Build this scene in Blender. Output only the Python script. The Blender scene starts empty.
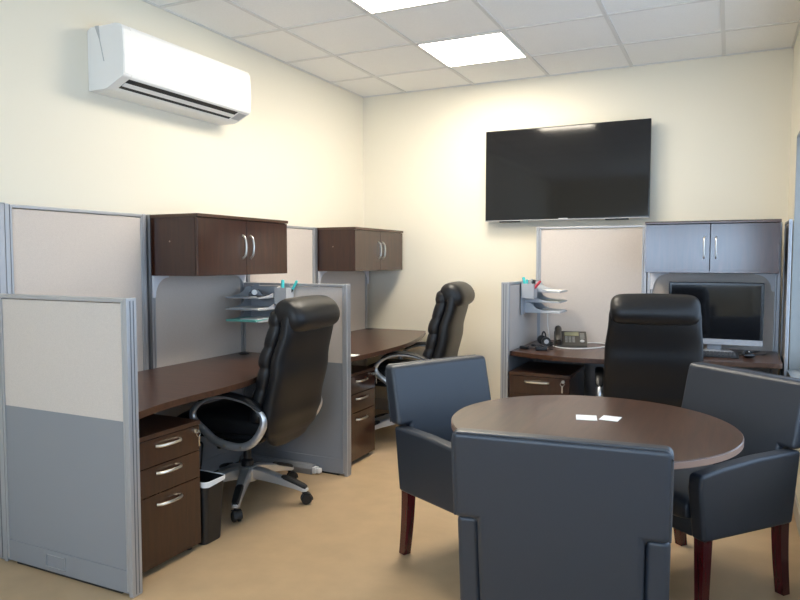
import bpy, bmesh, math, random
from mathutils import Matrix, Vector
random.seed(7)
PI = math.pi
SC = bpy.context.scene
COL = SC.collection

# ------------------------------------------------------------------ materials
def mat(name, col, rough=.5, metal=0., spec=.5, noise=None, bump=None, wood=None, coat=0., emit=None):
    m = bpy.data.materials.new(name); m.use_nodes = True
    nt = m.node_tree; b = nt.nodes['Principled BSDF']
    b.inputs['Base Color'].default_value = (*col, 1)
    b.inputs['Roughness'].default_value = rough
    b.inputs['Metallic'].default_value = metal
    b.inputs['Specular IOR Level'].default_value = spec
    b.inputs['Coat Weight'].default_value = coat
    b.inputs['Coat IOR'].default_value = 1.57
    b.inputs['Coat Roughness'].default_value = .15
    if emit:
        b.inputs['Emission Color'].default_value = (*emit[0], 1); b.inputs['Emission Strength'].default_value = emit[1]
    N = nt.nodes.new; L = nt.links.new
    if noise or bump or wood:
        tc = N('ShaderNodeTexCoord')
    if noise:                                   # (scale, amount)
        n = N('ShaderNodeTexNoise'); n.inputs['Scale'].default_value = noise[0]; n.inputs['Detail'].default_value = 6
        L(tc.outputs['Object'], n.inputs['Vector'])
        r = N('ShaderNodeValToRGB'); a = noise[1]
        r.color_ramp.elements[0].position = .3; r.color_ramp.elements[1].position = .7
        r.color_ramp.elements[0].color = (*[c*(1-a) for c in col], 1)
        r.color_ramp.elements[1].color = (*[min(1, c*(1+a)) for c in col], 1)
        L(n.outputs['Fac'], r.inputs['Fac']); L(r.outputs['Color'], b.inputs['Base Color'])
    if wood:                                    # (stretch vector, amount)
        mp = N('ShaderNodeMapping'); mp.inputs['Scale'].default_value = wood[0]
        L(tc.outputs['Object'], mp.inputs['Vector'])
        n = N('ShaderNodeTexNoise'); n.inputs['Scale'].default_value = 3; n.inputs['Detail'].default_value = 8; n.inputs['Distortion'].default_value = .6
        L(mp.outputs['Vector'], n.inputs['Vector'])
        r = N('ShaderNodeValToRGB'); a = wood[1]
        r.color_ramp.elements[0].position = .3; r.color_ramp.elements[1].position = .72
        r.color_ramp.elements[0].color = (*[c*(1-a) for c in col], 1)
        r.color_ramp.elements[1].color = (*[c*(1+a) for c in col], 1)
        L(n.outputs['Fac'], r.inputs['Fac']); L(r.outputs['Color'], b.inputs['Base Color'])
    if bump:                                    # (scale, strength, distance)
        n2 = N('ShaderNodeTexNoise'); n2.inputs['Scale'].default_value = bump[0]; n2.inputs['Detail'].default_value = 3
        L(tc.outputs['Object'], n2.inputs['Vector'])
        bp = N('ShaderNodeBump'); bp.inputs['Strength'].default_value = bump[1]; bp.inputs['Distance'].default_value = bump[2]
        L(n2.outputs['Fac'], bp.inputs['Height']); L(bp.outputs['Normal'], b.inputs['Normal'])
    return m

M = {}
M['wall'] = mat('cream_paint', (.83, .78, .66), .75, spec=.3, bump=(160, .06, .002))
M['ceiling'] = mat('ceiling_tile', (.88, .87, .85), .85, spec=.2, noise=(220, .035), bump=(260, .15, .003))
M['grid'] = mat('ceiling_grid_paint', (.72, .71, .69), .6)
M['floor'] = mat('tan_vinyl', (.515, .365, .215), .42, noise=(7, .07), bump=(40, .03, .002))
M['base'] = mat('vinyl_baseboard', (.50, .46, .40), .6)
M['white'] = mat('white_plastic', (.86, .86, .85), .38)
M['doorwhite'] = mat('white_door_paint', (.78, .78, .76), .45)
M['lining'] = mat('grey_window_lining', (.30, .30, .285), .5)
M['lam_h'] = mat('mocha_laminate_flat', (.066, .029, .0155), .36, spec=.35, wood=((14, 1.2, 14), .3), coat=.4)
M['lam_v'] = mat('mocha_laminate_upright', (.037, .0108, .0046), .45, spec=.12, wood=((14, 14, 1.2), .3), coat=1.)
M['lam_dark'] = mat('dark_laminate', (.030, .014, .010), .5)
M['edge'] = mat('table_edge_band', (.27, .17, .13), .4)
M['fabric'] = mat('grey_beige_fabric', (.64, .575, .525), .85, spec=.2, noise=(300, .06), bump=(600, .2, .001))
M['lower'] = mat('slate_grey_panel', (.265, .275, .297), .6, spec=.4)
M['alu'] = mat('silver_grey_trim', (.44, .445, .465), .38, metal=.4)
M['bracket'] = mat('light_grey_bracket', (.80, .80, .84), .5)
M['groove'] = mat('trim_groove', (.16, .17, .19), .5, metal=.3)
M['satin'] = mat('satin_nickel', (.72, .68, .60), .28, metal=1.)
M['chrome'] = mat('silver_painted_metal', (.66, .68, .71), .30, metal=.75)
M['leather'] = mat('black_leather', (.0095, .0095, .0105), .40, spec=.38, bump=(130, .10, .002))
M['vinyl'] = mat('charcoal_leatherette', (.026, .033, .046), .42, spec=.6, bump=(220, .08, .001))
M['piping'] = mat('charcoal_piping', (.036, .043, .055), .35, spec=.6)
M['mahog'] = mat('mahogany_stain', (.070, .005, .009), .25, wood=((20, 20, 2), .35), coat=.3)
M['black'] = mat('black_plastic', (.012, .012, .013), .45)
M['blackg'] = mat('black_gloss_plastic', (.010, .010, .011), .22)
M['screen'] = mat('black_glass_screen', (.008, .008, .009), .07, spec=.5)
M['msilver'] = mat('monitor_silver_plastic', (.42, .42, .44), .4)
M['smoke'] = mat('grey_tray_plastic', (.42, .44, .47), .35)
M['traylight'] = mat('light_grey_plastic', (.47, .48, .50), .4)
M['paper'] = mat('white_paper', (.86, .86, .84), .7)
M['cream_paper'] = mat('cream_paper', (.74, .73, .60), .7)
M['teal'] = mat('teal_folder', (.16, .52, .47), .5)
M['aqua'] = mat('aqua_plastic', (.07, .62, .62), .3)
M['red'] = mat('red_plastic', (.55, .06, .08), .4)
M['phone'] = mat('phone_charcoal_plastic', (.045, .040, .032), .38)
M['lcd'] = mat('phone_display', (.30, .29, .17), .25)
M['key'] = mat('grey_keys', (.22, .22, .21), .5)
M['kbkeys'] = mat('dark_keys', (.05, .05, .052), .5)
M['cable'] = mat('white_cable', (.75, .75, .74), .5)
M['slot'] = mat('dark_air_slot', (.012, .012, .013), .6)
M['bag'] = mat('white_bin_liner', (.85, .87, .89), .4)
M['lamp'] = mat('lit_diffuser', (.9, .9, .9), .5, emit=((1., .90, .74), 27))

def glass_mat(name='window_glass', tint=1.):
    m = bpy.data.materials.new(name); m.use_nodes = True
    nt = m.node_tree; nt.nodes.clear()
    o = nt.nodes.new('ShaderNodeOutputMaterial'); t = nt.nodes.new('ShaderNodeBsdfTransparent')
    t.inputs[0].default_value = (tint, tint, tint, 1)
    g = nt.nodes.new('ShaderNodeBsdfGlossy'); g.inputs['Roughness'].default_value = .02
    mx = nt.nodes.new('ShaderNodeMixShader'); mx.inputs[0].default_value = .06
    nt.links.new(t.outputs[0], mx.inputs[1]); nt.links.new(g.outputs[0], mx.inputs[2]); nt.links.new(mx.outputs[0], o.inputs[0])
    return m
M['glass'] = glass_mat(); M['tinted'] = glass_mat('tinted_window_glass', .46)

# ------------------------------------------------------------------ mesh helpers
class MB:
    def __init__(s): s.bm = bmesh.new()
    def take(s, b, mtx=None):
        if mtx is not None: bmesh.ops.transform(b, matrix=mtx, verts=b.verts)
        me = bpy.data.meshes.new('tmp'); b.to_mesh(me); b.free(); s.bm.from_mesh(me); bpy.data.meshes.remove(me)
        return s
    def box(s, x0, x1, y0, y1, z0, z1, bev=0., seg=2, mtx=None):
        b = bmesh.new(); bmesh.ops.create_cube(b, size=1)
        for v in b.verts:
            v.co = Vector(((x0+x1)/2+v.co.x*(x1-x0), (y0+y1)/2+v.co.y*(y1-y0), (z0+z1)/2+v.co.z*(z1-z0)))
        if bev: bmesh.ops.bevel(b, geom=b.edges[:], offset=bev, segments=seg, affect='EDGES', profile=.5, clamp_overlap=True)
        return s.take(b, mtx)
    def prism(s, pts, a0, a1, axis='z', bev=0., seg=2, mtx=None):
        """polygon pts extruded along axis; pts are (x,y) for z, (y,z) for x, (x,z) for y"""
        b = bmesh.new()
        def P(p, a): return {'z': (p[0], p[1], a), 'x': (a, p[0], p[1]), 'y': (p[0], a, p[1])}[axis]
        lo = [b.verts.new(P(p, a0)) for p in pts]; hi = [b.verts.new(P(p, a1)) for p in pts]
        b.faces.new(lo); b.faces.new(hi)
        n = len(pts)
        for i in range(n): b.faces.new((lo[i], lo[(i+1) % n], hi[(i+1) % n], hi[i]))
        bmesh.ops.recalc_face_normals(b, faces=b.faces)
        if bev: bmesh.ops.bevel(b, geom=b.edges[:], offset=bev, segments=seg, affect='EDGES', profile=.5, clamp_overlap=True)
        return s.take(b, mtx)
    def loft(s, secs, cap=True, closed=False, mtx=None):
        b = bmesh.new()
        rows = [[b.verts.new(p) for p in sec] for sec in secs]
        n = len(secs[0]); R = len(rows)
        for r in range(R if closed else R-1):
            A, B = rows[r], rows[(r+1) % R]
            for i in range(n): b.faces.new((A[i], A[(i+1) % n], B[(i+1) % n], B[i]))
        if cap and not closed:
            b.faces.new(rows[0]); b.faces.new(rows[-1])
        bmesh.ops.recalc_face_normals(b, faces=b.faces)
        return s.take(b, mtx)
    def tube(s, pts, r, n=10, closed=False, flat=1., up=(0, 0, 1), mtx=None):
        """round (or flattened: size r along the side vector, r*flat along the other) tube along pts"""
        P = [Vector(p) for p in pts]; K = len(P); secs = []
        for i in range(K):
            a = P[(i-1) % K] if (closed or i > 0) else P[i]; c = P[(i+1) % K] if (closed or i < K-1) else P[i]
            t = (c-a).normalized(); u = Vector(up)
            if abs(t.dot(u)) > .98: u = Vector((1, 0, 0)) if abs(t.x) < .9 else Vector((0, 1, 0))
            sd = t.cross(u).normalized(); w = sd.cross(t).normalized()
            rr = r[i] if isinstance(r, (list, tuple)) else r
            secs.append([P[i]+sd*rr*math.cos(2*PI*k/n)+w*rr*flat*math.sin(2*PI*k/n) for k in range(n)])
        return s.loft(secs, cap=True, closed=closed, mtx=mtx)
    def lathe(s, prof, n=32, c=(0, 0, 0), mtx=None):
        secs = [[(c[0]+r*math.cos(2*PI*k/n), c[1]+r*math.sin(2*PI*k/n), c[2]+z) for k in range(n)] for r, z in prof]
        return s.loft(secs, mtx=mtx)
    def pillow(s, w, d, h, e=6., bulge=.0, N=18, z=0., cx=0., cy=0., mtx=None):
        """soft cushion: w x d footprint, height h, centred; rounded edges with a crown of bulge"""
        def q(t): a = abs(t); return math.copysign(1-(1-a)**2.2, t)
        secs = []
        b = bmesh.new(); top = {}; bot = {}
        for i in range(N+1):
            for j in range(N+1):
                u, v = q(2*i/N-1), q(2*j/N-1)
                f = (max(0, 1-abs(u)**e)**(1/e))*(max(0, 1-abs(v)**e)**(1/e))
                cr = bulge*(1-u*u)*(1-v*v)
                top[i, j] = b.verts.new((cx+u*w/2, cy+v*d/2, z+h/2*f+cr))
                if 0 < i < N and 0 < j < N: bot[i, j] = b.verts.new((cx+u*w/2, cy+v*d/2, z-h/2*f))
                else: bot[i, j] = top[i, j]
        for i in range(N):
            for j in range(N):
                b.faces.new((top[i, j], top[i+1, j], top[i+1, j+1], top[i, j+1]))
                f = [bot[i, j], bot[i, j+1], bot[i+1, j+1], bot[i+1, j]]
                if len(set(f)) == 4 and not all(k in [top[i, j], top[i+1, j], top[i+1, j+1], top[i, j+1]] for k in f): b.faces.new(f)
        bmesh.ops.recalc_face_normals(b, faces=b.faces)
        return s.take(b, mtx)
    def build(s, name, m, parent=None, smooth=True, ang=35):
        me = bpy.data.meshes.new(name); s.bm.to_mesh(me); s.bm.free()
        if smooth:
            for p in me.polygons: p.use_smooth = True
            me.set_sharp_from_angle(angle=math.radians(ang))
        me.materials.append(M[m] if isinstance(m, str) else m)
        o = bpy.data.objects.new(name, me); COL.objects.link(o)
        if smooth and ang <= 50:
            w = o.modifiers.new('weighted', 'WEIGHTED_NORMAL'); w.mode = 'FACE_AREA'; w.weight = 100; w.keep_sharp = True
        if parent: o.parent = parent
        return o

def tag(o, label, cat, group=None):
    o['label'] = label; o['category'] = cat
    if group: o['group'] = group
    return o
def thing(name, label, cat, loc=(0, 0, 0), rz=0., group=None):
    o = bpy.data.objects.new(name, None); COL.objects.link(o); o.location = loc; o.rotation_euler = (0, 0, rz)
    o.empty_display_size = .1
    return tag(o, label, cat, group)
def struct(o): o['kind'] = 'structure'; return o
def dup(root, loc, rz, label=None):
    def cp(o, par):
        c = o.copy(); COL.objects.link(c)
        if par: c.parent = par
        for ch in list(o.children): cp(ch, c)
        return c
    r = cp(root, None); r.location = loc; r.rotation_euler = (0, 0, rz)
    if label: r['label'] = label
    return r
def smooth_path(pts, k=6, closed=False):
    P = [Vector(p) for p in pts]; n = len(P); out = []
    for i in range(n if closed else n-1):
        if closed: a, b, c, d = P[(i-1) % n], P[i], P[(i+1) % n], P[(i+2) % n]
        else: a, b, c, d = P[max(i-1, 0)], P[i], P[i+1], P[min(i+2, n-1)]
        for j in range(k):
            t = j/k
            out.append(.5*((2*b)+(c-a)*t+(2*a-5*b+4*c-d)*t*t+(3*b-a-3*c+d)*t**3))
    if not closed: out.append(P[-1])
    return out

# ------------------------------------------------------------------ the room
W, H, YF = 3.34, 2.7945, -7.4
struct(MB().box(-.12, W+.12, YF-.12, .12, -.1, 0).build('floor', 'floor', smooth=False))
struct(MB().box(-.12, W+.12, YF-.12, .12, H+.003, H+.08).build('ceiling', 'ceiling', smooth=False))
struct(MB().box(-.12, 0, YF-.12, .12, 0, H+.003).build('wall_left', 'wall', smooth=False))
struct(MB().box(0, W, 0, .12, 0, H+.003).build('wall_back', 'wall', smooth=False))
# right wall with a wide window beside the meeting table
WT = .16
RY0, RY1, RZ0, RZ1 = -4.90, -.50, .66, 2.12
mb = MB(); mb.box(W, W+WT, RY1, .12, 0, H+.003); mb.box(W, W+WT, YF-.12, RY0, 0, H+.003)
mb.box(W, W+WT, RY0, RY1, 0, RZ0); mb.box(W, W+WT, RY0, RY1, RZ1, H+.003)
struct(mb.build('wall_right', 'wall', smooth=False))
def glazing(name, axis, a0, a1, z0, z1, p, mull, gm='glass'):
    """pane with frame and mullions; the opening runs a0..a1 along axis at plane p of the other axis"""
    def bx(mb, u0, u1, t0, t1, za, zb, *r):
        if axis == 'x': mb.box(u0, u1, p+t0, p+t1, za, zb, *r)
        else: mb.box(p+t0, p+t1, u0, u1, za, zb, *r)
    mb = MB(); bx(mb, a0+.04, a1-.04, -.004, .004, z0+.04, z1-.04); w = struct(mb.build(name, gm, smooth=False))
    mb = MB()
    for c in [a0+.025, a1-.025]+[a0+(a1-a0)*(i+1)/(mull+1) for i in range(mull)]: bx(mb, c-.025, c+.025, -.03, .03, z0, z1, .004)
    bx(mb, a0, a1, -.03, .03, z0, z0+.05, .004); bx(mb, a0, a1, -.03, .03, z1-.05, z1, .004)
    mb.build('window_frame', 'doorwhite', w)
    return w
w1 = glazing('window_1', 'y', RY0, RY1, RZ0, RZ1, W+.12, 3, 'tinted')
mb = MB(); mb.box(W+.001, W+.09, RY1-.012, RY1-.0005, RZ0, RZ1); mb.box(W+.001, W+.09, RY0+.0005, RY0+.012, RZ0, RZ1); mb.box(W+.001, W+.09, RY0, RY1, RZ1-.012, RZ1-.0005)
mb.build('window_lining', 'lining', w1, smooth=False)
MB().box(W-.012, W+.09, RY0, RY1, RZ0-.022, RZ0+.0005, .003).build('window_sill', 'lining', w1)
# front wall behind the viewer: a shop window
WX0, WX1, WZ0, WZ1 = 1.15, 3.30, .98, 2.02
mb = MB(); mb.box(0, WX0, YF-.12, YF, 0, H+.003); mb.box(WX1, W, YF-.12, YF, 0, H+.003)
mb.box(WX0, WX1, YF-.12, YF, 0, WZ0); mb.box(WX0, WX1, YF-.12, YF, WZ1, H+.003)
struct(mb.build('wall_front', 'wall', smooth=False))
glazing('window_2', 'x', WX0, WX1, WZ0, WZ1, YF-.06, 1)
# baseboards
struct(MB().box(.0005, .012, YF, 0, 0, .10, .003).build('baseboard_left', 'base'))
struct(MB().box(.012, W, -.012, -.0005, 0, .10, .003).build('baseboard_back', 'base'))
mb = MB(); mb.box(W-.012, W-.0005, YF, -.012, 0, .10, .003)
struct(mb.build('baseboard_right', 'base'))
# ceiling suspension grid
GX = [.42+.6225*i for i in range(-0, 5)]; GY = [.045-.6175*i for i in range(1, 13)]
mb = MB()
for x in GX: mb.box(x-.012, x+.012, YF, 0, H-.004, H+.003)
for y in GY: mb.box(0, W, y-.012, y+.012, H-.0035, H+.003)
mb.box(0, .015, YF, 0, H-.004, H+.003); mb.box(W-.015, W, YF, 0, H-.004, H+.003); mb.box(0, W, -.015, 0, H-.004, H+.003)
struct(mb.build('trim_1', 'grid', smooth=False))
# recessed light panels
def ceiling_light(row, label):
    x0, x1 = GX[1]+.012, GX[2]-.012; y1, y0 = GY[row]-.012, GY[row+1]+.012
    t = thing('ceiling_light', label, 'ceiling light', ((x0+x1)/2, (y0+y1)/2, H-.005), 0, 'square ceiling light panels')
    a, b_ = (x1-x0)/2, (y1-y0)/2
    MB().box(-a+.012, a-.012, -b_+.012, b_-.012, 0, .004).build('diffuser', 'lamp', t, smooth=False)
    mb = MB(); mb.box(-a, -a+.012, -b_, b_, -.002, .005); mb.box(a-.012, a, -b_, b_, -.002, .005)
    mb.box(-a, a, -b_, -b_+.012, -.002, .005); mb.box(-a, a, b_-.012, b_, -.002, .005)
    mb.build('frame', 'white', t, smooth=False)
ceiling_light(0, 'lit square ceiling panel nearest the back wall, above the television')
ceiling_light(2, 'lit square ceiling panel beside the air conditioner, cut by top of photo')

# ------------------------------------------------------------------ partitions
def partition(name, label, x0, y0, x1, y1, h, t=.05, ends=(1, 1), group=None, raceway=True):
    """upright office screen from (x0,y0) to (x1,y1) at its middle line, thickness t"""
    a = Vector((x0, y0, 0)); b_ = Vector((x1, y1, 0)); L = (b_-a).length; rz = math.atan2(y1-y0, x1-x0)
    o = thing(name, label, 'partition', a, rz, group)
    e0 = .024 if ends[0] else .0; e1 = .024 if ends[1] else .0; k = t/2
    zs = .71
    MB().box(e0, L-e1, -k+.007, k-.007, zs, h-.02).build('fabric_panel', 'fabric', o, smooth=False)
    MB().box(e0, L-e1, -k+.006, k-.006, .105, zs).build('lower_panel', 'lower', o, smooth=False)
    MB().box(e0, L-e1, -k+.002, k-.002, .012, .105, .002).build('base_cover', 'lower', o)
    mb = MB(); mb.box(e0, L-e1, -k, k, h-.016, h, .003)
    mb.box(e0, e0+.012, -k, k, .02, h-.014, .003); mb.box(L-e1-.012, L-e1, -k, k, .02, h-.014, .003)
    mb.build('edge_trim', 'alu', o)
    for f, xa in ((ends[0], 0), (ends[1], L-.024)):
        if f:
            p = MB().box(xa, xa+.022, -k-.001, k+.001, 0, h+.002, .004).build('end_post', 'alu', o)
            xe = xa-.0012 if xa == 0 else xa+.0222
            mb = MB(); mb.box(xe, xe+.001, -k*.40, -k*.24, .01, h-.01); mb.box(xe, xe+.001, k*.24, k*.40, .01, h-.01); mb.build('groove', 'groove', p, smooth=False)
    mb = MB(); mb.box(e0+.05, L-e1-.05, -k+.01, k-.01, 0, .02); mb.build('foot_rail', 'black', o, smooth=False)
    return o
TX = .055                                     # middle line of the tall screens on the left wall
G1 = 'tall screens along the left wall'
ys = [-3.462, -2.62, -1.775, -.905, -.06]
lab = ['tall grey screen on left wall behind the nearest low divider',
       'tall grey screen under the nearer brown wall cabinet on the left',
       'tall grey screen on left wall between the two brown wall cabinets',
       'tall grey screen under the farther brown cabinet, ending in the room corner']
tall = []
for i in range(4):
    tall.append(partition('tall_partition', lab[i], TX, ys[i]+.012, TX, ys[i+1]-.012, 1.6, .05, (1, 1), G1))
for i in (1, 2, 3):                             # the dark joint strip on each tall screen
    MB().box(0.0, .004, -.027, -.0255, .02, 1.6).build('joint_strip', 'groove', tall[i], smooth=False)
# corner post
def post(x, y, h, label):
    o = thing('corner_post', label, 'post', (x, y, 0), 0)
    MB().box(-.026, .026, -.026, .026, 0, h, .005).build('post_body', 'alu', o)
    mb = MB(); mb.box(-.0275, .0275, -.012, -.007, .01, h-.01); mb.box(.007, .012, -.0275, .0275, .01, h-.01)
    mb.build('groove', 'groove', o, smooth=False)
    MB().box(-.028, .028, -.028, .028, h, h+.004, .001).build('cap', 'alu', o)
post(TX, -3.477, 1.6, 'tall silver corner post at far left where the low divider meets the wall screens')
lp1 = partition('low_partition', 'low two-tone grey divider in the left foreground, nearest the viewer', TX+.03, -3.485, .878, -3.485, 1.2, .05, (1, 1))
mb = MB()
for x0, x1, z0, z1 in ((.28, .40, .115, .117), (.28, .40, .063, .065), (.28, .282, .063, .117), (.398, .40, .063, .117)):
    mb.box(x0, x1, -.0265, -.0195, z0-.04+.01, z1-.04+.01)
mb.build('outlet_cover', 'alu', lp1, smooth=False)
lp2 = partition('low_partition', 'low two-tone grey divider behind the nearer leather swivel chair', TX+.03, -1.785, .878, -1.785, 1.2, .05, (0, 1))
# floor raceway on the foot of that divider
rw = thing('cable_raceway', 'grey cable raceway on the floor along the foot of the middle low divider', 'cable raceway', (.09, -1.842, 0))
MB().prism([(-.03, 0), (.03, 0), (.03, .055), (-.012, .055), (-.03, .035)], 0, .56, 'x', .004).build('channel', 'lower', rw)
mb = MB(); mb.box(.56, .585, -.024, .022, .006, .046, .004); mb.box(.585, .612, -.018, .016, .010, .040, .005); mb.build('connector', 'white', rw)
# outlet with black plug on the tall screen behind the first chair
ot = MB().box(.30, .42, -.0285, -.0255, .17, .28, .002).build('outlet_plate', 'lower', tall[1])
pc = MB().tube(smooth_path([(0, 0, 0), (.020, -.01, -.01), (.024, -.02, -.05), (.020, -.03, -.15), (.014, -.06, -.222)]), .006).build('black_cord', 'black')
pc.location = (TX+.036, -2.24, .232)
tag(pc, 'black power cord plugged into the wall screen behind the nearer swivel chair', 'cord')

# right-hand station: stands a little off the back wall
RY = -.25
G2 = 'tall screens of the right station'
partition('tall_partition', 'tall beige screen on back wall left of the overhead cabinet, under the television', 1.645, RY+.025, 2.452, RY+.025, 1.6, .05, (1, 1), G2)
partition('tall_partition', 'tall screen under the overhead cabinet, behind the monitor', 2.456, RY+.025, 3.296, RY+.025, 1.6, .05, (1, 1), G2)
partition('tall_partition', 'narrow tall screen edge along the right wall beside the monitor desk', 3.317, RY+.05, 3.317, -.60, 1.6, .018, (0, 1), G2)
partition('low_partition', 'low grey divider at left end of the right desk, holding the letter trays', 1.645, RY-.001, 1.645, -1.05, 1.2, .05, (0, 1))

# ------------------------------------------------------------------ overhead cabinets
def arch_handle(L, proj, r=.0055):
    return smooth_path([(0, 0, -L/2), (0, -proj*.75, -L*.36), (0, -proj, 0), (0, -proj*.75, L*.36), (0, 0, L/2)], 6)
def overhead(label, loc, rz, wd, dp, z0, z1, brackets=True, lip=0):
    """local: x along the width 0..wd, front at y=-dp, back at y=0"""
    o = thing('overhead_cabinet', label, 'cabinet', loc, rz, 'wall cabinets over the desks')
    h = z1-z0; t = .018
    mb = MB()
    mb.box(0, t, -dp+.019, 0, 0, h-t, .001); mb.box(wd-t, wd, -dp+.019, 0, 0, h-t, .001)
    mb.box(t, wd-t, -dp+.019, 0, .0, t, .001); mb.box(t, wd-t, -.012, 0, t, h-t)
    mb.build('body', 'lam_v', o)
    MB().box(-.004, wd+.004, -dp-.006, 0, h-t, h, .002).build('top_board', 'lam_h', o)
    g = .0018
    for i, (xa, xb, hx) in enumerate(((g, wd/2-g, wd/2-.035), (wd/2+g, wd-g, wd/2+.035))):
        d = MB().box(xa, xb, -dp, -dp+.018, .001, h-t-.003, .0015).build('door', 'lam_v', o)
        mb = MB(); mb.tube([(hx+p.x, -dp+p.y, h*.5-.005+p.z) for p in arch_handle(.135, .026)], .0065, 8, flat=.75, up=(1, 0, 0))
        mb.build('handle', 'satin', d)
    MB().lathe([(.0, 0), (.004, 0), (.005, .0015), (0, .002)], 12, mtx=Matrix.Translation((0, -dp*.42, h*.56)) @ Matrix.Rotation(-PI/2, 4, 'Y')).build('screw_cap', 'edge', o)
    for sx in (0, 1):                            # curved light grey gusset brackets under the cabinet, flat against the screen
        pts = [(.004, 0), (.125, 0), (.125, -.010)]
        for i in range(11):
            a = PI/2*i/10
            pts.append((.125-.100*math.sin(a), -.012-.100*(1-math.cos(a))))
        pts += [(.020, -.125), (.004, -.125)]
        if sx: pts = [(wd-x, z) for x, z in pts]
        MB().prism(pts, -.009, -.002, 'y', .0012).build('bracket', 'bracket', o)
    return o
CB = TX+.026
overhead('dark brown wall cabinet on left wall, nearer of the two beside the air conditioner', (CB, -2.604, 1.262), PI/2, .825, .338, 1.262, 1.6)
overhead('brown wall cabinet on left wall nearest the room corner, the farther one', (CB, -.893, 1.262), PI/2, .835, .338, 1.262, 1.6)
overhead('overhead cabinet above the computer monitor, on the right station', (2.474, RY-.001, 1.266), 0, .79, .35, 1.266, 1.604)

# ------------------------------------------------------------------ desks
def desk(label, loc, rz, L, prof, flip=False, grom=()):
    """local: x along the run, back edge at y=0, front towards -y following prof [(s, depth)]"""
    o = thing('desk', label, 'desk', loc, rz, 'bow-front workstation desks')
    top = smooth_path([(s, -d, 0) for s, d in prof], 6)
    pts = [(0, 0)]+[(p.x, p.y) for p in top]+[(L, 0)]
    if flip: pts = [(L-x, y) for x, y in pts]
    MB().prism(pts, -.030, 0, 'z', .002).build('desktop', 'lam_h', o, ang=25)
    for x, y in grom:
        g = MB().lathe([(.0, .0005), (.034, .0005), (.036, .002), (.034, .005), (.026, .006), (.0, .006)], 28, (x, y, 0)).build('grommet', 'black', o)
    for x in (.004, L-.034):
        MB().prism([(-.02, -.031), (-.40, -.031), (-.40, -.045), (-.05, -.20), (-.02, -.20)], x, x+.03, 'x', .002).build('support_bracket', 'alu', o)
    return o
desk('dark brown bow-front desk in the nearer left cubicle, empty top', (CB, -3.458, .74), PI/2, 1.646,
     [(0, .782), (.18, .745), (.35, .735), (.6, .735), (.8, .715), (.95, .675), (1.2, .63), (1.45, .60), (1.646, .58)], grom=((1.56, -.075),))
desk('brown bow-front desk in the farther left cubicle by the room corner', (CB, -1.757, .74), PI/2, 1.70,
     [(0, .775), (.2, .795), (.45, .805), (.7, .80), (.95, .77), (1.2, .715), (1.45, .645), (1.70, .56)], grom=((1.615, -.055),))
desk('brown bow-front desk on the right, under the computer monitor', (1.673, RY-.001, .74), 0, 1.61,
     [(0, .755), (.15, .815), (.32, .870), (.5, .885), (.7, .86), (.95, .775), (1.2, .68), (1.45, .625), (1.585, .61), (1.61, .585)], grom=((.30, -.085),))

# ------------------------------------------------------------------ pedestals
def pedestal(label, loc, rz, wd=.37, dp=.50):
    o = thing('drawer_pedestal', label, 'drawer unit', loc, rz, 'three-drawer pedestals under the desks')
    h = .61
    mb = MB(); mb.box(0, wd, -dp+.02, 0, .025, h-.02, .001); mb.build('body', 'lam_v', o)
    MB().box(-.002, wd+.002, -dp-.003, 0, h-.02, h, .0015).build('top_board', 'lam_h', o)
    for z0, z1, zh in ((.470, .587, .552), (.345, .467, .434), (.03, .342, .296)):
        d = MB().box(.001, wd-.001, -dp, -dp+.019, z0, z1, .0015).build('drawer', 'lam_v', o)
        path = [(wd*.47+p.z, -dp+p.y, zh) for p in arch_handle(.145, .024)]
        MB().tube(path, .0065, 8, flat=1.0, up=(0, 0, 1)).build('handle', 'satin', d)
        if z0 > .46:
            mb = MB(); mb.tube([(wd*.90, -dp, .568), (wd*.90, -dp-.012, .568)], .010, 14); lk = mb.build('lock', 'satin', o)
            mb = MB(); mb.box(wd*.90-.002, wd*.90+.002, -dp-.032, -dp-.010, .561, .575, .001)
            mb.tube([(wd*.90+.012*math.cos(a*PI/6), -dp-.028, .556+.012*math.sin(a*PI/6)) for a in range(12)], .0013, 6, closed=True)
            mb.box(wd*.90-.004, wd*.90+.004, -dp-.032, -dp-.029, .500, .545, .001); mb.build('key', 'satin', lk)
    for x in (.03, wd-.03):
        for y in (-dp+.05, -.05):
            MB().lathe([(.0, 0), (.015, 0), (.015, .026), (0, .026)], 12, (x, y, 0)).build('glide', 'black', o)
    return o
p0 = pedestal('dark brown drawer pedestal beside the nearest low divider, key in its lock', (.29, -3.392, 0), PI/2)
dup(p0, (.29, -1.648, 0), PI/2, 'dark brown drawer pedestal in the farther left cubicle, behind the middle low divider')
pr = dup(p0, (1.682, -.56, 0), 0, 'brown drawer pedestal under left end of the right desk, below the phone')
pr.scale = (1.08, 1, 1)

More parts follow.
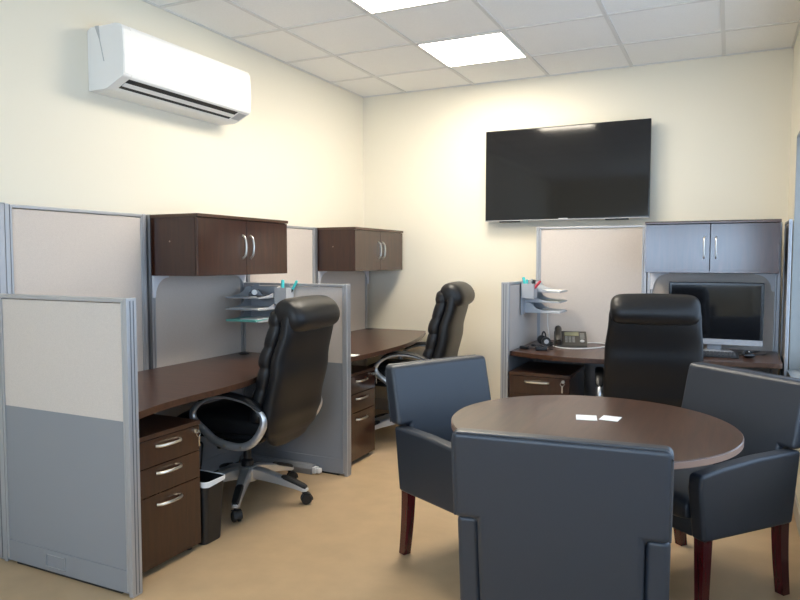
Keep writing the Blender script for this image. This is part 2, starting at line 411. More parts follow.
# ------------------------------------------------------------------ waste bin
b0 = thing('waste_bin', 'black waste bin with white liner beside the nearest drawer pedestal', 'bin', (.66, -2.932, 0))
def rrect(hx, hy, r, z, k=5):
    out = []
    for cx, cy, a0 in ((hx-r, hy-r, 0), (-hx+r, hy-r, PI/2), (-hx+r, -hy+r, PI), (hx-r, -hy+r, 3*PI/2)):
        for i in range(k+1):
            a = a0+PI/2*i/k; out.append((cx+r*math.cos(a), cy+r*math.sin(a), z))
    return out
mb = MB(); mb.loft([rrect(.125, .060, .025, 0), rrect(.128, .061, .025, .004), rrect(.145, .073, .028, .30), rrect(.148, .075, .028, .305), rrect(.142, .070, .026, .305), rrect(.122, .057, .022, .012)])
mb.build('bin_body', 'black', b0)
mb = MB(); ring = rrect(.147, .0755, .028, 0, 4)
secs = []
for i, p in enumerate(ring):
    q = Vector((p[0], p[1], 0)); n = q.normalized()
    dz = .003+.018*max(0, n.dot(Vector((.80, -.25, 0)).normalized()))**3
    secs.append([q+Vector((0, 0, .309)), q+n*.003+Vector((0, 0, .308)), q+n*.004+Vector((0, 0, .303-dz)), q+n*.001+Vector((0, 0, .303-dz)), q-n*.004+Vector((0, 0, .303))])
mb.loft(secs, closed=True); mb.build('liner', 'bag', b0)

# ------------------------------------------------------------------ executive swivel chairs
def sup(hw, ht, cy, z, e=4., n=36, lump=0., ph=0.):
    out = []
    for k in range(n):
        a = 2*PI*k/n; c, s = math.cos(a), math.sin(a)
        r = (abs(c)**e+abs(s)**e)**(-1/e)
        out.append((hw*c*r, cy+ht*s*r, z))
    return out
def interp(tab, z):
    for (a, va), (b_, vb) in zip(tab, tab[1:]):
        if z <= b_:
            t = max(0, (z-a)/(b_-a)); t = t*t*(3-2*t)
            return [p+(q-p)*t for p, q in zip(va, vb)]
    return list(tab[-1][1])
def exec_chair(label, loc, rz):
    o = thing('swivel_chair', label, 'office chair', loc, rz, 'black leather swivel chairs')
    # padded rear shell:  z: (half width, half thickness, centre y)
    tab = [(.355, (.120, .014, .268)), (.385, (.190, .030, .272)), (.45, (.256, .048, .285)), (.55, (.276, .056, .303)), (.80, (.272, .055, .352)), (1.02, (.252, .050, .402)), (1.12, (.236, .040, .418))]
    secs = []
    zs = [.355+.02*i for i in range(38)]
    for z in zs:
        hw, ht, cy = interp(tab, z); secs.append(sup(hw, ht, cy, z, 3.2))
    mb = MB(); mb.loft([[(p[0]*.5, secs[0][0][1]+(p[1]-secs[0][0][1])*.5, .350) for p in secs[0]]]+secs)
    mb.build('back_shell', 'leather', o, ang=80)
    # tufted front cushion
    secs = []; n = 64
    for i in range(n+1):
        z = .47+(1.118-.47)*i/n
        hw, ht, cy = interp(tab, z); s = i/n
        tuft = abs(math.sin(PI*s*6.0))**.5
        edge = min(1, s/.05, (1-s)/.05)**.5 if 0 < s < 1 else .15
        t = (.053+.007*tuft)*max(edge, .15)
        secs.append(sup((hw-.016+.010*tuft)*max(.6, edge), t, cy-.072-.004*tuft, z, 3.2))
    MB().loft(secs).build('back_cushion', 'leather', o, ang=80)
    # rolled headrest
    secs = []; n = 44
    for i in range(n+1):
        s = math.sin(PI/2*(2*i/n-1)); x = .245*s
        r = .088*(max(0, 1-abs(s)**9))**.33
        r = max(r*(1+.02*math.cos(s*PI)), .006)
        secs.append([(x, .402+1.04*r*math.cos(2*PI*k/28), 1.066-.018*math.cos(2*PI*k/28)*min(1, r/.08)+r*math.sin(2*PI*k/28)) for k in range(28)])
    MB().loft(secs).build('headrest', 'leather', o, ang=80)
    # seat
    mb = MB(); mb.pillow(.52, .54, .115, 4.5, .018, 22, z=.475, cy=-.015)
    mb.build('seat', 'leather', o, ang=80)
    MB().box(-.20, .20, -.20, .22, .385, .425, .012).build('seat_pan', 'black', o)
    mb = MB(); mb.box(-.085, .085, -.11, .12, .335, .388, .012); mb.tube([(.08, 0, .36), (.20, -.01, .355)], .007); mb.box(.19, .25, -.02, .0, .347, .36, .004)
    mb.build('tilt_mechanism', 'black', o)
    # arms: closed loops with a black pad on top
    ap = [(-.095, .545), (-.055, .592), (.01, .628), (.10, .642), (.20, .632), (.275, .607), (.33, .565), (.342, .52), (.318, .465), (.272, .413), (.205, .385), (.115, .388), (.04, .408), (-.02, .450), (-.085, .498)]
    ap = [(y-.04, z) for y, z in ap]
    for sx in (-1, 1):
        P = smooth_path([(sx*.295, y, z) for y, z in ap], 5, True)
        rr = [.012+.009*max(0, min(1, (.60-p.z)/.10)) for p in P]
        a = MB().tube(P, rr, 12, closed=True, flat=.95, up=(1, 0, 0)).build('armrest', 'chrome', o, ang=60)
        pp = smooth_path([(sx*.295, y, z+.014) for y, z in ap[1:7]], 6)
        nn = len(pp); rr = [.028*min(1, .35+min(i, nn-1-i)/5) for i in range(nn)]
        MB().tube(pp, rr, 12, flat=.45, up=(0, 0, 1)).build('arm_pad', 'leather', a, ang=60)
        for y, z in ((.075, .388), (.175, .390)): MB().tube([(sx*.300, y, z), (sx*.317, y, z)], .007, 12).build('arm_bolt', 'satin', a)
        mb = MB(); mb.box(min(sx*.19, sx*.285), max(sx*.19, sx*.285), .04, .20, .382, .395, .003); mb.build('arm_bracket', 'black', a)
    mb = MB(); mb.lathe([(.0, .10), (.034, .10), (.034, .22), (.030, .225), (.022, .23), (.022, .40), (0, .40)], 24); mb.build('gas_column', 'black', o)
    bs = MB().lathe([(.0, .105), (.05, .105), (.058, .115), (.058, .175), (.048, .188), (.034, .19), (0, .19)], 28).build('star_base', 'chrome', o)
    for k in range(5):
        a = BASE_A+2*PI*k/5
        mt = Matrix.Rotation(a, 4, 'Z')
        secs = []
        for x, hw, zt, zb in ((.03, .030, .186, .125), (.10, .029, .178, .120), (.20, .025, .150, .105), (.30, .021, .116, .085), (.345, .021, .098, .073), (.368, .014, .09, .076)):
            secs.append([(x, -hw, zb), (x, hw, zb), (x, hw, zt-.008), (x, hw*.65, zt), (x, -hw*.65, zt), (x, -hw, zt-.008)])
        MB().loft(secs, mtx=mt).build('base_arm', 'chrome', bs, ang=30)
        secs = []
        for x, hw, zt in ((.215, .016, .1475), (.235, .020, .148), (.30, .019, .1275), (.345, .018, .109), (.360, .013, .101)):
            secs.append([(x, -hw, zt-.020), (x, hw, zt-.020), (x, hw*1.1, zt-.004), (x, hw*.7, zt+.003), (x, -hw*.7, zt+.003), (x, -hw*1.1, zt-.004)])
        MB().loft(secs, mtx=mt).build('foot_pad', 'black', bs, ang=40)
        ca = a+.7*math.sin(3.1*k+1); c = Vector((.345*math.cos(a), .345*math.sin(a), 0))
        cm = Matrix.Translation(c) @ Matrix.Rotation(ca, 4, 'Z')
        mb = MB()
        for sy in (-1, 1):
            mb.lathe([(.0, sy*.004), (.024, sy*.004), (.029, sy*.007), (.0295, sy*.018), (.024, sy*.023), (.0, sy*.024)], 24, mtx=cm @ Matrix.Translation((.012, 0, .0297)) @ Matrix.Rotation(PI/2, 4, 'X'))
        mb.lathe([(.0, .05), (.009, .05), (.009, .078), (0, .078)], 12, mtx=cm)
        secs = []
        for i in range(9):
            t = -PI*.05+PI*.75*i/8
            y0, z0 = .031*math.cos(t), .031*math.sin(t)
            y1, z1 = .035*math.cos(t), .035*math.sin(t)
            secs.append([(.012+y0, -.023, .0297+z0), (.012+y0, .023, .0297+z0), (.012+y1, .023, .0297+z1), (.012+y1, -.023, .0297+z1)])
        mb.loft(secs, mtx=cm)
        mb.build('caster', 'black', o, ang=40)
    return o
def face(dx, dy): return math.atan2(dx, -dy)     # local front is -y
BASE_A = math.radians(10)-face(-.995, -.07)
e1 = exec_chair('black leather swivel chair at the nearer left desk, behind the waste bin', (.555, -2.38, 0), face(-.995, -.07))
e2 = dup(e1, (.80, -.80, 0), face(-.99, -.14), 'black leather swivel chair at the farther left desk, near the room corner')
for ch in e2.children:                             # this one is set higher on its gas column
    if not ch.name.startswith(('star_base', 'caster', 'gas_column')): ch.location.z += .034
dup(e1, (2.535, -.87, 0), face(-.17, .985), 'black leather swivel chair seen from behind in front of the computer monitor')

# ------------------------------------------------------------------ round table
TC = (2.526, -2.829)
rt = thing('round_table', 'round dark brown meeting table with two white cards on it', 'table', (*TC, 0))
MB().lathe([(0, .7145), (.519, .7145), (.5205, .716), (.5205, .737), (.519, .7395), (0, .74)], 96).build('tabletop', 'lam_h', rt, ang=30)
mb = MB(); mb.lathe([(.5206, .7165), (.5222, .717), (.5222, .7365), (.5206, .737)], 96); mb.build('edge_band', 'edge', rt, ang=60)
MB().lathe([(0, .03), (.045, .03), (.045, .70), (.12, .705), (.12, .7145), (0, .7145)], 28).build('pedestal', 'black', rt)
for k in range(4):
    a = k*PI/2+math.radians(128)
    MB().loft([[(x, -hw, zb), (x, hw, zb), (x, hw, zt), (x, -hw, zt)] for x, hw, zb, zt in ((.03, .03, .012, .075), (.20, .026, .012, .05), (.27, .022, 0, .03))], mtx=Matrix.Rotation(a, 4, 'Z')).build('foot', 'black', rt)
def card(x, y, a, w, h, label, z=.7405):
    o = MB().box(-w/2, w/2, -h/2, h/2, 0, .0015).build('business_card', 'paper', None, smooth=False)
    o.location = (x, y, z); o.rotation_euler = (0, 0, a)
    return tag(o, label, 'card', 'white cards on the round table')
card(2.502, -2.765, math.radians(12), .078, .085, 'white card on the round table, left of the pair')
card(2.588, -2.738, math.radians(-4), .070, .078, 'white card on the round table, right of the pair')

# ------------------------------------------------------------------ leatherette guest armchairs
def guest_chair(label, loc, rz):
    """origin: middle of the rear edge at floor level is (0,.26); front is -y"""
    o = thing('guest_armchair', label, 'armchair', loc, rz, 'armchairs around the round table')
    HW = .298
    # backrest (wide above the arms, narrow between them), reclined
    out = [(-HW, .597), (-HW, .865), (HW, .865), (HW, .597), (.2315, .597), (.2315, .285), (-.2315, .285), (-.2315, .597)]
    b = bmesh.new()
    f0 = [b.verts.new((x, .165, z)) for x, z in out]; f1 = [b.verts.new((x, .262, z)) for x, z in out]
    b.faces.new(f0); b.faces.new(f1)
    for i in range(8): b.faces.new((f0[i], f0[(i+1) % 8], f1[(i+1) % 8], f1[i]))
    bmesh.ops.recalc_face_normals(b, faces=b.faces)
    bmesh.ops.bevel(b, geom=b.edges[:], offset=.020, segments=4, affect='EDGES', profile=.5, clamp_overlap=True)
    bmesh.ops.triangulate(b, faces=[f for f in b.faces if len(f.verts) > 4])
    for v in b.verts:
        k = (v.co.z-.285)/.58
        if v.co.y < .21: v.co.y += .03*k               # slimmer towards the top
        v.co.y += .100*k
    mb = MB(); mb.take(b); mb.build('backrest', 'vinyl', o, ang=50)
    # piping round the rear edge of the top
    def yr(z): return .262+.100*(z-.285)/.58
    zz = [.605, .68, .76, .835, .852, .860]
    L = [(-HW+.004, yr(z)-.008, z) for z in zz[:4]]+[(-HW+.010, yr(.852)-.008, .853), (-HW+.022, yr(.86)-.008, .8615)]
    Rr = [(-x, y, z) for x, y, z in reversed(L)]
    mb = MB(); mb.tube(L+[(0, yr(.86)-.008, .8625)]+Rr, .0042, 8); mb.build('piping', 'piping', o)
    # arms
    prof = [(.245, .30), (.283, .592), (.05, .588), (-.15, .572), (-.262, .556), (-.268, .50), (-.240, .30)]
    for sx in (-1, 1):
        xa, xb = (HW-.066, HW) if sx > 0 else (-HW, -HW+.066)
        MB().prism(prof, xa, xb, 'x', .016, 4).build('armrest', 'vinyl', o, ang=50)
    # seat
    mb = MB(); mb.box(-.2315, .2315, -.235, .21, .30, .385, .012); mb.pillow(.463, .475, .11, 5, .016, 20, z=.405, cy=-.03)
    mb.build('seat', 'vinyl', o, ang=60)
    # legs
    for sx in (-1, 1):
        x = sx*(HW-.035)
        def sq(cx, cy, h, z): return [(cx-h, cy-h, z), (cx+h, cy-h, z), (cx+h, cy+h, z), (cx-h, cy+h, z)]
        MB().loft([sq(x, -.208, .017, 0), sq(x, -.208, .023, .31)]).build('leg', 'mahog', o, smooth=False)
        secs = []
        for i in range(9):
            s = i/8; z = .31*(1-s)
            secs.append(sq(x, .215+.028*s**1.8, .023-.004*s, z))
        MB().loft(secs).build('leg', 'mahog', o, ang=30)
    return o
def place(rearmid, d):
    n = math.hypot(*d); d = (d[0]/n, d[1]/n)
    return (rearmid[0]+.26*d[0], rearmid[1]+.26*d[1], 0), face(*d)
l, r = place((2.567, -3.515), (-.10, .99))
g0 = guest_chair('dark armchair in the foreground with its back to the viewer', l, r)
l, r = place((1.775, -2.41), (.89, -.46))
dup(g0, l, r, 'dark armchair left of the round table, showing the front of its back')
l, r = place((3.025, -2.145), (-.645, -.765))
dup(g0, l, r, 'dark armchair right of the round table, against the right wall')

# ------------------------------------------------------------------ television
tv = thing('television', 'large black flat television mounted high on the back wall', 'television', (1.812, -.055, 2.022))
tilt = math.radians(0)
TV_W, TV_H = 1.262, .722
tm = Matrix.Rotation(tilt, 4, 'X')
MB().box(-TV_W/2, TV_W/2, -.035, .0, -TV_H/2, TV_H/2, .004, mtx=tm).build('casing', 'blackg', tv)
MB().box(-TV_W/2+.009, TV_W/2-.009, -.0362, -.0345, -TV_H/2+.016, TV_H/2-.009, mtx=tm).build('screen', 'screen', tv, smooth=False)
MB().box(-TV_W/2, TV_W/2, -.0365, -.034, -TV_H/2, -TV_H/2+.006, .001, mtx=tm).build('lower_bezel', 'msilver', tv)
MB().box(-.035, .035, -.0372, -.0350, -TV_H/2+.004, -TV_H/2+.014, .001, mtx=tm).build('logo', 'msilver', tv)
for x in (-.43, .40): MB().box(x-.085, x+.085, -.030, -.006, -TV_H/2-.010, -TV_H/2, .003, mtx=tm).build('speaker_port', 'black', tv)
mb = MB(); mb.box(-.25, .25, .0, .03, -.15, .15, .004, mtx=tm); mb.box(-.22, .22, .025, .054, -.2, .2, .003); mb.build('wall_mount', 'black', tv)

# ------------------------------------------------------------------ air conditioner
ac = thing('air_conditioner', 'white split air conditioner high on the left wall', 'air conditioner', (0.0005, -2.922, 2.213)); ac.scale = (1.13, 1, .985)
ACL = 1.005
full = [(0, .0), (0, .305), (.02, .322), (.175, .322), (.207, .312), (.218, .29), (.224, .16), (.218, .062), (.212, .052), (.120, .004), (.10, 0)]
notch = full[:8]+[(.212, .052), (.203, .0473), (.175, .075), (.145, .060), (.132, .0103), (.120, .004), (.10, 0)]
mb = MB(); mb.prism(full, 0, .055, 'y', .003); mb.prism(full, ACL-.095, ACL, 'y', .003); mb.prism(notch, .055, ACL-.095, 'y')
mb.build('body', 'white', ac)
def slope(t, d): return (.212-.092*t+.46*d, .052-.048*t-.89*d)     # point along the slanted underside
mb = MB()
mb.prism([(.200, .049), (.176, .073), (.146, .058), (.134, .013)], .056, ACL-.096, 'y'); mb.build('air_outlet', 'slot', ac, smooth=False)
mb = MB(); mb.prism([slope(.40, -.004), slope(.64, -.004), slope(.64, .002), slope(.40, .002)], .058, ACL-.098, 'y', .0008); mb.build('louver', 'white', ac)
mb = MB()
for y in (.24, .42, .60): mb.prism([slope(.12, -.012), slope(.38, -.012), slope(.38, -.006), slope(.12, -.006)], y, y+.008, 'y')
mb.build('fins', 'black', ac, smooth=False)
MB().prism([(.2245, .165), (.2195, .068), (.2215, .068), (.2262, .165), (.2202, .288), (.2185, .288)], .006, ACL-.006, 'y', .0006).build('front_panel', 'white', ac)
mb = MB(); mb.prism([(.05, .323), (.075, .323), (.082, .25), (.105, .14), (.101, .14), (.077, .25)], -.0012, 0, 'y'); mb.build('side_seam', 'traylight', ac, smooth=False)
mb = MB(); mb.prism([slope(.15, .0), slope(.75, .0), slope(.75, .0012), slope(.15, .0012)], ACL-.085, ACL-.015, 'y'); mb.build('indicator', 'traylight', ac, smooth=False)

# ------------------------------------------------------------------ hanging letter trays
TRZ = [.010, .083, .156]
def organizer(label, loc, rz, s):
    """hangs on a screen: local -y is away from the screen, s*x towards the end with the pen pocket"""
    o = thing('letter_tray_rack', label, 'letter tray', loc, rz, 'letter tray racks hung on the low dividers')
    def bx(mb, x0, x1, *r): mb.box(min(s*x0, s*x1), max(s*x0, s*x1), *r)
    mb = MB(); bx(mb, -.25, .09, -.006, 0, .0, .225, .002); bx(mb, -.22, -.18, -.006, .0, .225, .245, .001); bx(mb, .02, .06, -.006, .0, .225, .245, .001)
    mb.build('mount_plate', 'smoke', o)
    for z in TRZ:
        mb = MB(); bx(mb, -.25, .0, -.250, -.006, z, z+.003, .001); bx(mb, -.25, .0, -.253, -.250, z, z+.010, .001)
        tr = mb.build('tray', 'smoke', o)
        for x in (-.25, -.004):
            pts = [(-.006, z), (-.245, z), (-.249, z+.006), (-.235, z+.010)]
            for i in range(9):
                a = PI/2*i/8; pts.append((-.235+.17*math.sin(a), z+.010+.050*(1-math.cos(a))))
            pts += [(-.045, z+.070), (-.006, z+.070)]
            a, b_ = sorted((s*x, s*(x+.004)))
            MB().prism(pts, a, b_, 'x', .0006).build('tray_side', 'smoke' if x < -.1 else 'traylight', tr)
    mb = MB()
    x0, x1, z0, z1 = .004, .095, .115, .220
    bx(mb, x0, x1, -.095, -.092, z0, z1, .001); bx(mb, x0, x1, -.009, -.006, z0, z1, .001)
    bx(mb, x0, x0+.003, -.095, -.006, z0, z1, .001); bx(mb, x1-.003, x1, -.095, -.006, z0, z1, .001); bx(mb, x0, x1, -.095, -.006, z0, z0+.003, .001)
    mb.build('pen_pocket', 'traylight', o)
    return o
OX, OY, OZ = .40, -1.8115, .955
organizer('grey three-tier letter tray rack on the middle low divider, teal folder in it', (OX, OY, OZ), 0, 1)
QX, QY, QZ = 1.6715, -.67, .965
organizer('grey three-tier letter tray rack beside the desk phone, on the right low divider', (QX, QY, QZ), PI/2, -1)
def sheet(name, label, cat, x0, x1, y0, y1, z, t, m, rot=0., group=None, tabs=False):
    w, d = x1-x0, y1-y0
    mb = MB(); mb.box(-w/2, w/2, -d/2, d/2, 0, t, min(.0008, t*.3))
    if tabs: mb.box(w*.1, w*.35, -d/2-.010, -d/2, t*.4, t*.7)
    o = mb.build(name, m); o.location = ((x0+x1)/2, (y0+y1)/2, z); o.rotation_euler = (0, 0, rot)
    return tag(o, label, cat, group)
sheet('folder', 'teal folder lying in the lowest tray of the left rack', 'folder', OX-.240, OX-.015, OY-.265, OY-.04, OZ+TRZ[0]+.0035, .012, 'teal', .03)
sheet('paper_stack', 'white papers on the lowest left tray, on top of the teal folder', 'paper', OX-.15, OX-.02, OY-.240, OY-.04, OZ+TRZ[0]+.016, .005, 'paper', .05)
sheet('paper_stack', 'white papers in the middle tray of the left rack', 'paper', OX-.235, OX-.02, OY-.240, OY-.03, OZ+TRZ[1]+.0035, .009, 'paper', .02)
sheet('paper_stack', 'small white slips in the top tray of the left rack', 'paper', OX-.17, OX-.08, OY-.225, OY-.10, OZ+TRZ[2]+.0035, .006, 'paper', .1)
st = thing('tape_dispenser', 'small black tape dispenser in the top tray of the left rack', 'tape dispenser', (OX-.078, OY-.15, OZ+TRZ[2]+.0035), .5)
mb = MB(); mb.prism([(-.06, 0), (.06, 0), (.062, .012), (.03, .02), (.005, .05), (-.03, .055), (-.055, .03)], -.012, .012, 'y', .004); mb.build('shell', 'blackg', st)
mb = MB(); mb.tube([(-.02, -.014, .033), (-.02, .014, .033)], .017, 20); mb.build('tape_roll', 'white', st)
# racks at the right: papers seen edge-on
def rsheet(label, u0, u1, v0, v1, k, t, m, rot=0., dz=0.):
    v0, v1 = v0*.85, min(v1*.85, .235)
    return sheet('paper_stack', label, 'paper', QX+u0, QX+u1, QY+v0, QY+v1, QZ+TRZ[k]+.0035+dz, t, m, rot)
rsheet('white papers in the top tray of the right rack', .03, .246, .02, .27, 2, .009, 'paper', .03)
rsheet('cream papers in the middle tray of the right rack', .02, .240, .02, .28, 1, .010, 'cream_paper', -.02)
rsheet('white papers in the lowest tray of the right rack', .085, .247, .02, .28, 0, .014, 'paper', .02)
bk = rsheet('dark grey booklet in the lowest tray of the right rack, beside the white papers', .012, .078, .02, .26, 0, .020, 'lower', 0)
bk.name = 'booklet'; bk['category'] = 'booklet'
def pen(label, base, tip, m, m2, r=.0055, group=None):
    b = Vector(base); t = Vector(tip); o = thing('pen', label, 'pen', b, 0, group)
    d = t-b
    MB().tube([d*0, d*.62], r, 12).build('barrel', m2, o)
    MB().tube([d*.60, d*.96, d*.985, d], [r*1.25, r*1.25, r*1.0, r*.5], 12).build('cap', m, o)
    return o
lx, ly, lz = OX+.05, OY-.05, OZ+.115
pen('aqua capped marker standing in the pen pocket of the left rack', (lx-.01, ly-.01, lz+.012), (lx-.008, ly-.002, lz+.155), 'aqua', 'white', .0085)
pen('aqua capped marker leaning right out of the left rack pen pocket', (lx+.005, ly+.01, lz+.012), (lx+.078, ly+.03, lz+.150), 'aqua', 'black', .007)
rx, ry, rz_ = QX+.05, QY-.05, QZ+.115
pen('aqua marker leaning left in the right rack pen pocket', (rx-.012, ry, rz_+.012), (rx-.045, ry+.005, rz_+.150), 'aqua', 'aqua', .008)
pen('pale aqua pen standing in the right rack pen pocket', (rx-.005, ry-.015, rz_+.012), (rx-.012, ry-.02, rz_+.135), 'aqua', 'white', .006)
pen('fat black marker in the right rack pen pocket', (rx+.008, ry+.01, rz_+.014), (rx+.033, ry+.01, rz_+.132), 'black', 'black', .010)
pen('red pen leaning right in the right rack pen pocket', (rx-.005, ry-.02, rz_+.014), (rx+.085, ry-.02, rz_+.125), 'red', 'red', .0075)

# ------------------------------------------------------------------ things on the right desk
DT = .7405
ph = thing('desk_phone', 'dark desk phone with display and handset on the right desk', 'telephone', (1.975, -.56, DT), math.radians(14))
ph.scale = (1.02, 1, 1)
mb = MB(); mb.prism([(-.10, 0), (.10, 0), (.10, .085), (.085, .098), (-.085, .022), (-.10, .015)], -.105, .115, 'x', .006); mb.build('base', 'phone', ph)
PM = Matrix.Translation((0, -.085, .022)) @ Matrix.Rotation(math.radians(24), 4, 'X')      # the sloping face: x right, y up the slope
MB().box(-.035, .062, .115, .165, .001, .004, .002, mtx=PM).build('display', 'lcd', ph)
for r_ in range(4):
    for c_ in range(3):
        MB().box(-.032+c_*.024, -.014+c_*.024, .022+r_*.021, .036+r_*.021, .001, .006, .002, mtx=PM).build('key', 'key', ph)
MB().lathe([(0, 0), (.015, 0), (.014, .006), (0, .007)], 20, mtx=PM @ Matrix.Translation((.082, .04, .002))).build('navigation_dial', 'traylight', ph)
for r_ in range(4): MB().box(.070, .100, .075+r_*.020, .088+r_*.020, .001, .005, .002, mtx=PM).build('line_key', 'key', ph)
hs = [(-.078, .0), (-.078, .03), (-.078, .10), (-.078, .165), (-.078, .195)]
mb = MB(); mb.tube([(-.078, -.012, .030), (-.078, .02, .036), (-.078, .09, .040), (-.078, .15, .036), (-.078, .182, .030)], [.020, .025, .021, .025, .020], 14, flat=.75, mtx=PM)
mb.tube([(-.078, .005, .004), (-.078, .005, .030)], .024, 16, mtx=PM); mb.tube([(-.078, .165, .004), (-.078, .165, .030)], .024, 16, mtx=PM)
mb.build('handset', 'phone', ph)
co = []
for i in range(150):
    a = i*.9; s = i/149; co.append((-.118-.02*math.sin(PI*s)+.006*math.cos(a), -.07+.13*s, .012+.006*math.sin(a)))
MB().tube(co, .0018, 5).build('handset_cord', 'black', ph)
# white cable
cb = [(1.745, -.262, 1.0), (1.745, -.262, .86), (1.765, -.30, .80), (1.80, -.42, .752), (1.845, -.56, .744), (1.93, -.715, .7452), (2.04, -.735, .7452), (2.15, -.65, .7452), (2.22, -.52, .7452), (2.215, -.40, .7452), (2.14, -.33, .7452), (2.05, -.36, .7452)]
tag(MB().tube(smooth_path(cb, 8), .0042, 8).build('white_cable', 'cable'), 'white cable hanging down the screen and looping around the desk phone', 'cable')
# headset
hd = thing('headset', 'black headset lying on the right desk left of the phone', 'headset', (1.815, -.66, DT+.004), .5)
P = [(.0, .062*math.cos(a), .062*math.sin(a)+.036) for a in [PI*(i/12) for i in range(13)]]
MB().tube(P, .007, 10, flat=.7, up=(1, 0, 0)).build('headband', 'black', hd)
for s in (-1, 1):
    mb = MB(); mb.tube([(0, s*.048, .036), (0, s*.068, .036)], .032, 20); mb.build('ear_cup', 'black', hd)
    mb = MB(); mb.tube([(0, s*.066, .036), (0, s*.070, .036)], .016, 16); mb.build('badge', 'traylight', hd)
mb = MB(); mb.tube(smooth_path([(.0, -.058, .022), (-.035, -.07, .012), (-.085, -.055, .010)], 6), .0035, 8); mb.tube([(-.08, -.058, .010), (-.10, -.047, .010)], .008, 10); mb.build('microphone', 'black', hd)
def adapter(label, x, y, a, w, d, h):
    o = thing('power_adapter', label, 'adapter', (x, y, DT+.0005), a)
    MB().box(-w/2, w/2, -d/2, d/2, 0, h, .005, 3).build('case', 'blackg', o)
    MB().tube(smooth_path([(w/2-.002, 0, h/2), (w/2+.02, .01, .006), (w/2+.05, .04, .003), (w/2+.03, .09, .003)], 6), .003, 8).build('lead', 'black', o)
adapter('black adapter lying on the right desk in front of the headset', 1.855, -.90, .4, .075, .05, .030)
adapter('small black adapter at left edge of the right desk, left of the headset', 1.730, -.86, -.3, .055, .045, .020)
# monitor
mo = thing('computer_monitor', 'computer monitor with dark screen under the overhead cabinet', 'monitor', (2.905, -.44, DT), 0)
MW, MZ0, MZ1 = .574, .052, .462
MB().box(-MW/2, MW/2, -.025, .022, MZ0, MZ1, .006).build('casing', 'blackg', mo)
MB().box(-MW/2, MW/2, -.0265, -.024, MZ0, MZ0+.036, .001).build('lower_bezel', 'msilver', mo)
MB().box(-MW/2+.018, MW/2-.018, -.0263, -.0245, MZ0+.04, MZ1-.018).build('screen', 'screen', mo, smooth=False)
MB().tube([(MW/2-.03, -.0268, MZ0+.018), (MW/2-.03, -.0262, MZ0+.018)], .008, 16).build('power_button', 'traylight', mo)
mb = MB(); mb.box(-.045, .045, .015, .05, .01, .30, .008); mb.build('stand_neck', 'msilver', mo)
mb = MB(); mb.lathe([(0, 0), (.118, 0), (.120, .005), (.105, .012), (0, .014)], 40); mb.build('stand_foot', 'msilver', mo)
# keyboard
kb = thing('keyboard', 'black keyboard on the right desk, left of the mouse', 'keyboard', (2.835, -.68, DT), math.radians(2))
mb = MB(); mb.prism([(-.075, 0), (.075, 0), (.075, .020), (-.075, .010)], -.215, .215, 'x', .003); mb.build('case', 'black', kb)
mb = MB()
for r_ in range(5):
    for c_ in range(19):
        x = -.203+c_*.0213; y = -.062+r_*.0255; z = .0135+(y+.075)*.0667
        mb.prism([(x, y), (x+.018, y), (x+.018, y+.021), (x, y+.021)], z-.004, z+.003, 'z', .0015)
mb.build('keys', 'kbkeys', kb)
ms = thing('computer_mouse', 'black computer mouse on the right desk beside the keyboard', 'mouse', (3.105, -.66, DT), math.radians(8))
MB().pillow(.062, .108, .036, 2.6, .008, 20, z=.0185).build('shell', 'blackg', ms, ang=80)
mb = MB(); mb.tube([(-.004, -.028, .037), (.004, -.028, .037)], .006, 12); mb.build('scroll_wheel', 'traylight', ms)
cc = [(3.10, -.600, .7445), (3.085, -.580, .7445), (3.03, -.575, .7445), (2.98, -.590, .7445), (2.93, -.578, .7445), (2.87, -.590, .7445), (2.80, -.575, .7445), (2.76, -.53, .7445)]
tag(MB().tube(smooth_path(cc, 8), .003, 8).build('mouse_cord', 'black'), 'black cord curling from the mouse under the monitor', 'cord')
cc = [(3.18, -.30, .7445), (3.14, -.40, .7445), (3.09, -.46, .7445), (3.05, -.50, .7445), (3.06, -.545, .7445), (3.11, -.545, .7445), (3.15, -.51, .7445), (3.20, -.50, .7445), (3.22, -.40, .7445)]
tag(MB().tube(smooth_path(cc, 8), .003, 8).build('black_cord', 'black'), 'black cord looping on the desk at the right corner of the monitor', 'cord')
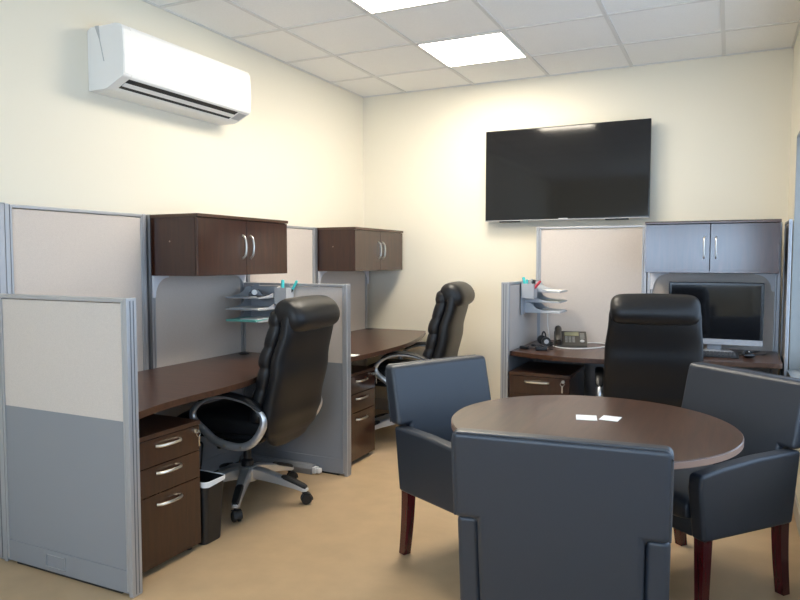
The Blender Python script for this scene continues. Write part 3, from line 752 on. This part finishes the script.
# paper at the end of the farther left desk
sheet('paper_note', 'white paper on the farther left desk at the edge of the low divider', 'paper', .80, .865, -1.70, -1.62, DT, .002, 'paper', .1)

# ------------------------------------------------------------------ daylight, exposure, camera
wd = bpy.data.worlds.new('daylight'); SC.world = wd; wd.use_nodes = True
bg = wd.node_tree.nodes['Background']; bg.inputs['Color'].default_value = (.56, .75, 1.0, 1); bg.inputs['Strength'].default_value = 12.5
def portal(x, y, z, w, h, rot):
    pl = bpy.data.lights.new('window_portal', 'AREA'); pl.shape = 'RECTANGLE'; pl.size = w; pl.size_y = h
    pl.cycles.is_portal = True
    po = bpy.data.objects.new('window_portal', pl); COL.objects.link(po); po.location = (x, y, z); po.rotation_euler = rot
portal((WX0+WX1)/2, YF-.11, (WZ0+WZ1)/2, WX1-WX0, WZ1-WZ0, (PI/2, 0, 0))
portal(W+WT-.005, (RY0+RY1)/2, (RZ0+RZ1)/2, RY1-RY0, RZ1-RZ0, (PI/2, 0, PI/2))

cam = bpy.data.cameras.new('camera'); co = bpy.data.objects.new('camera', cam); COL.objects.link(co)
yaw, pit, roll = -.449, .0593, -.0006
cam.sensor_width = 36; cam.lens = 684.56/800*36; cam.clip_start = .05
f = Vector((math.sin(yaw)*math.cos(pit), math.cos(yaw)*math.cos(pit), -math.sin(pit)))
r0 = Vector((math.cos(yaw), -math.sin(yaw), 0)); d0 = f.cross(r0)
r = math.cos(roll)*r0+math.sin(roll)*d0; d = -math.sin(roll)*r0+math.cos(roll)*d0
mw = Matrix((r, -d, -f)).transposed().to_4x4(); mw.translation = (2.9892, -5.4429, 1.3536)
co.matrix_world = mw
SC.camera = co

SC.view_settings.view_transform = 'Standard'; SC.view_settings.look = 'None'
SC.view_settings.exposure = .28; SC.view_settings.gamma = 1; SC.view_settings.use_curve_mapping = False
SC.cycles.use_denoising = True
SC.cycles.max_bounces = 10; SC.cycles.diffuse_bounces = 6; SC.cycles.glossy_bounces = 4
SC.cycles.sample_clamp_indirect = 8
SC.cycles.caustics_reflective = False; SC.cycles.caustics_refractive = False
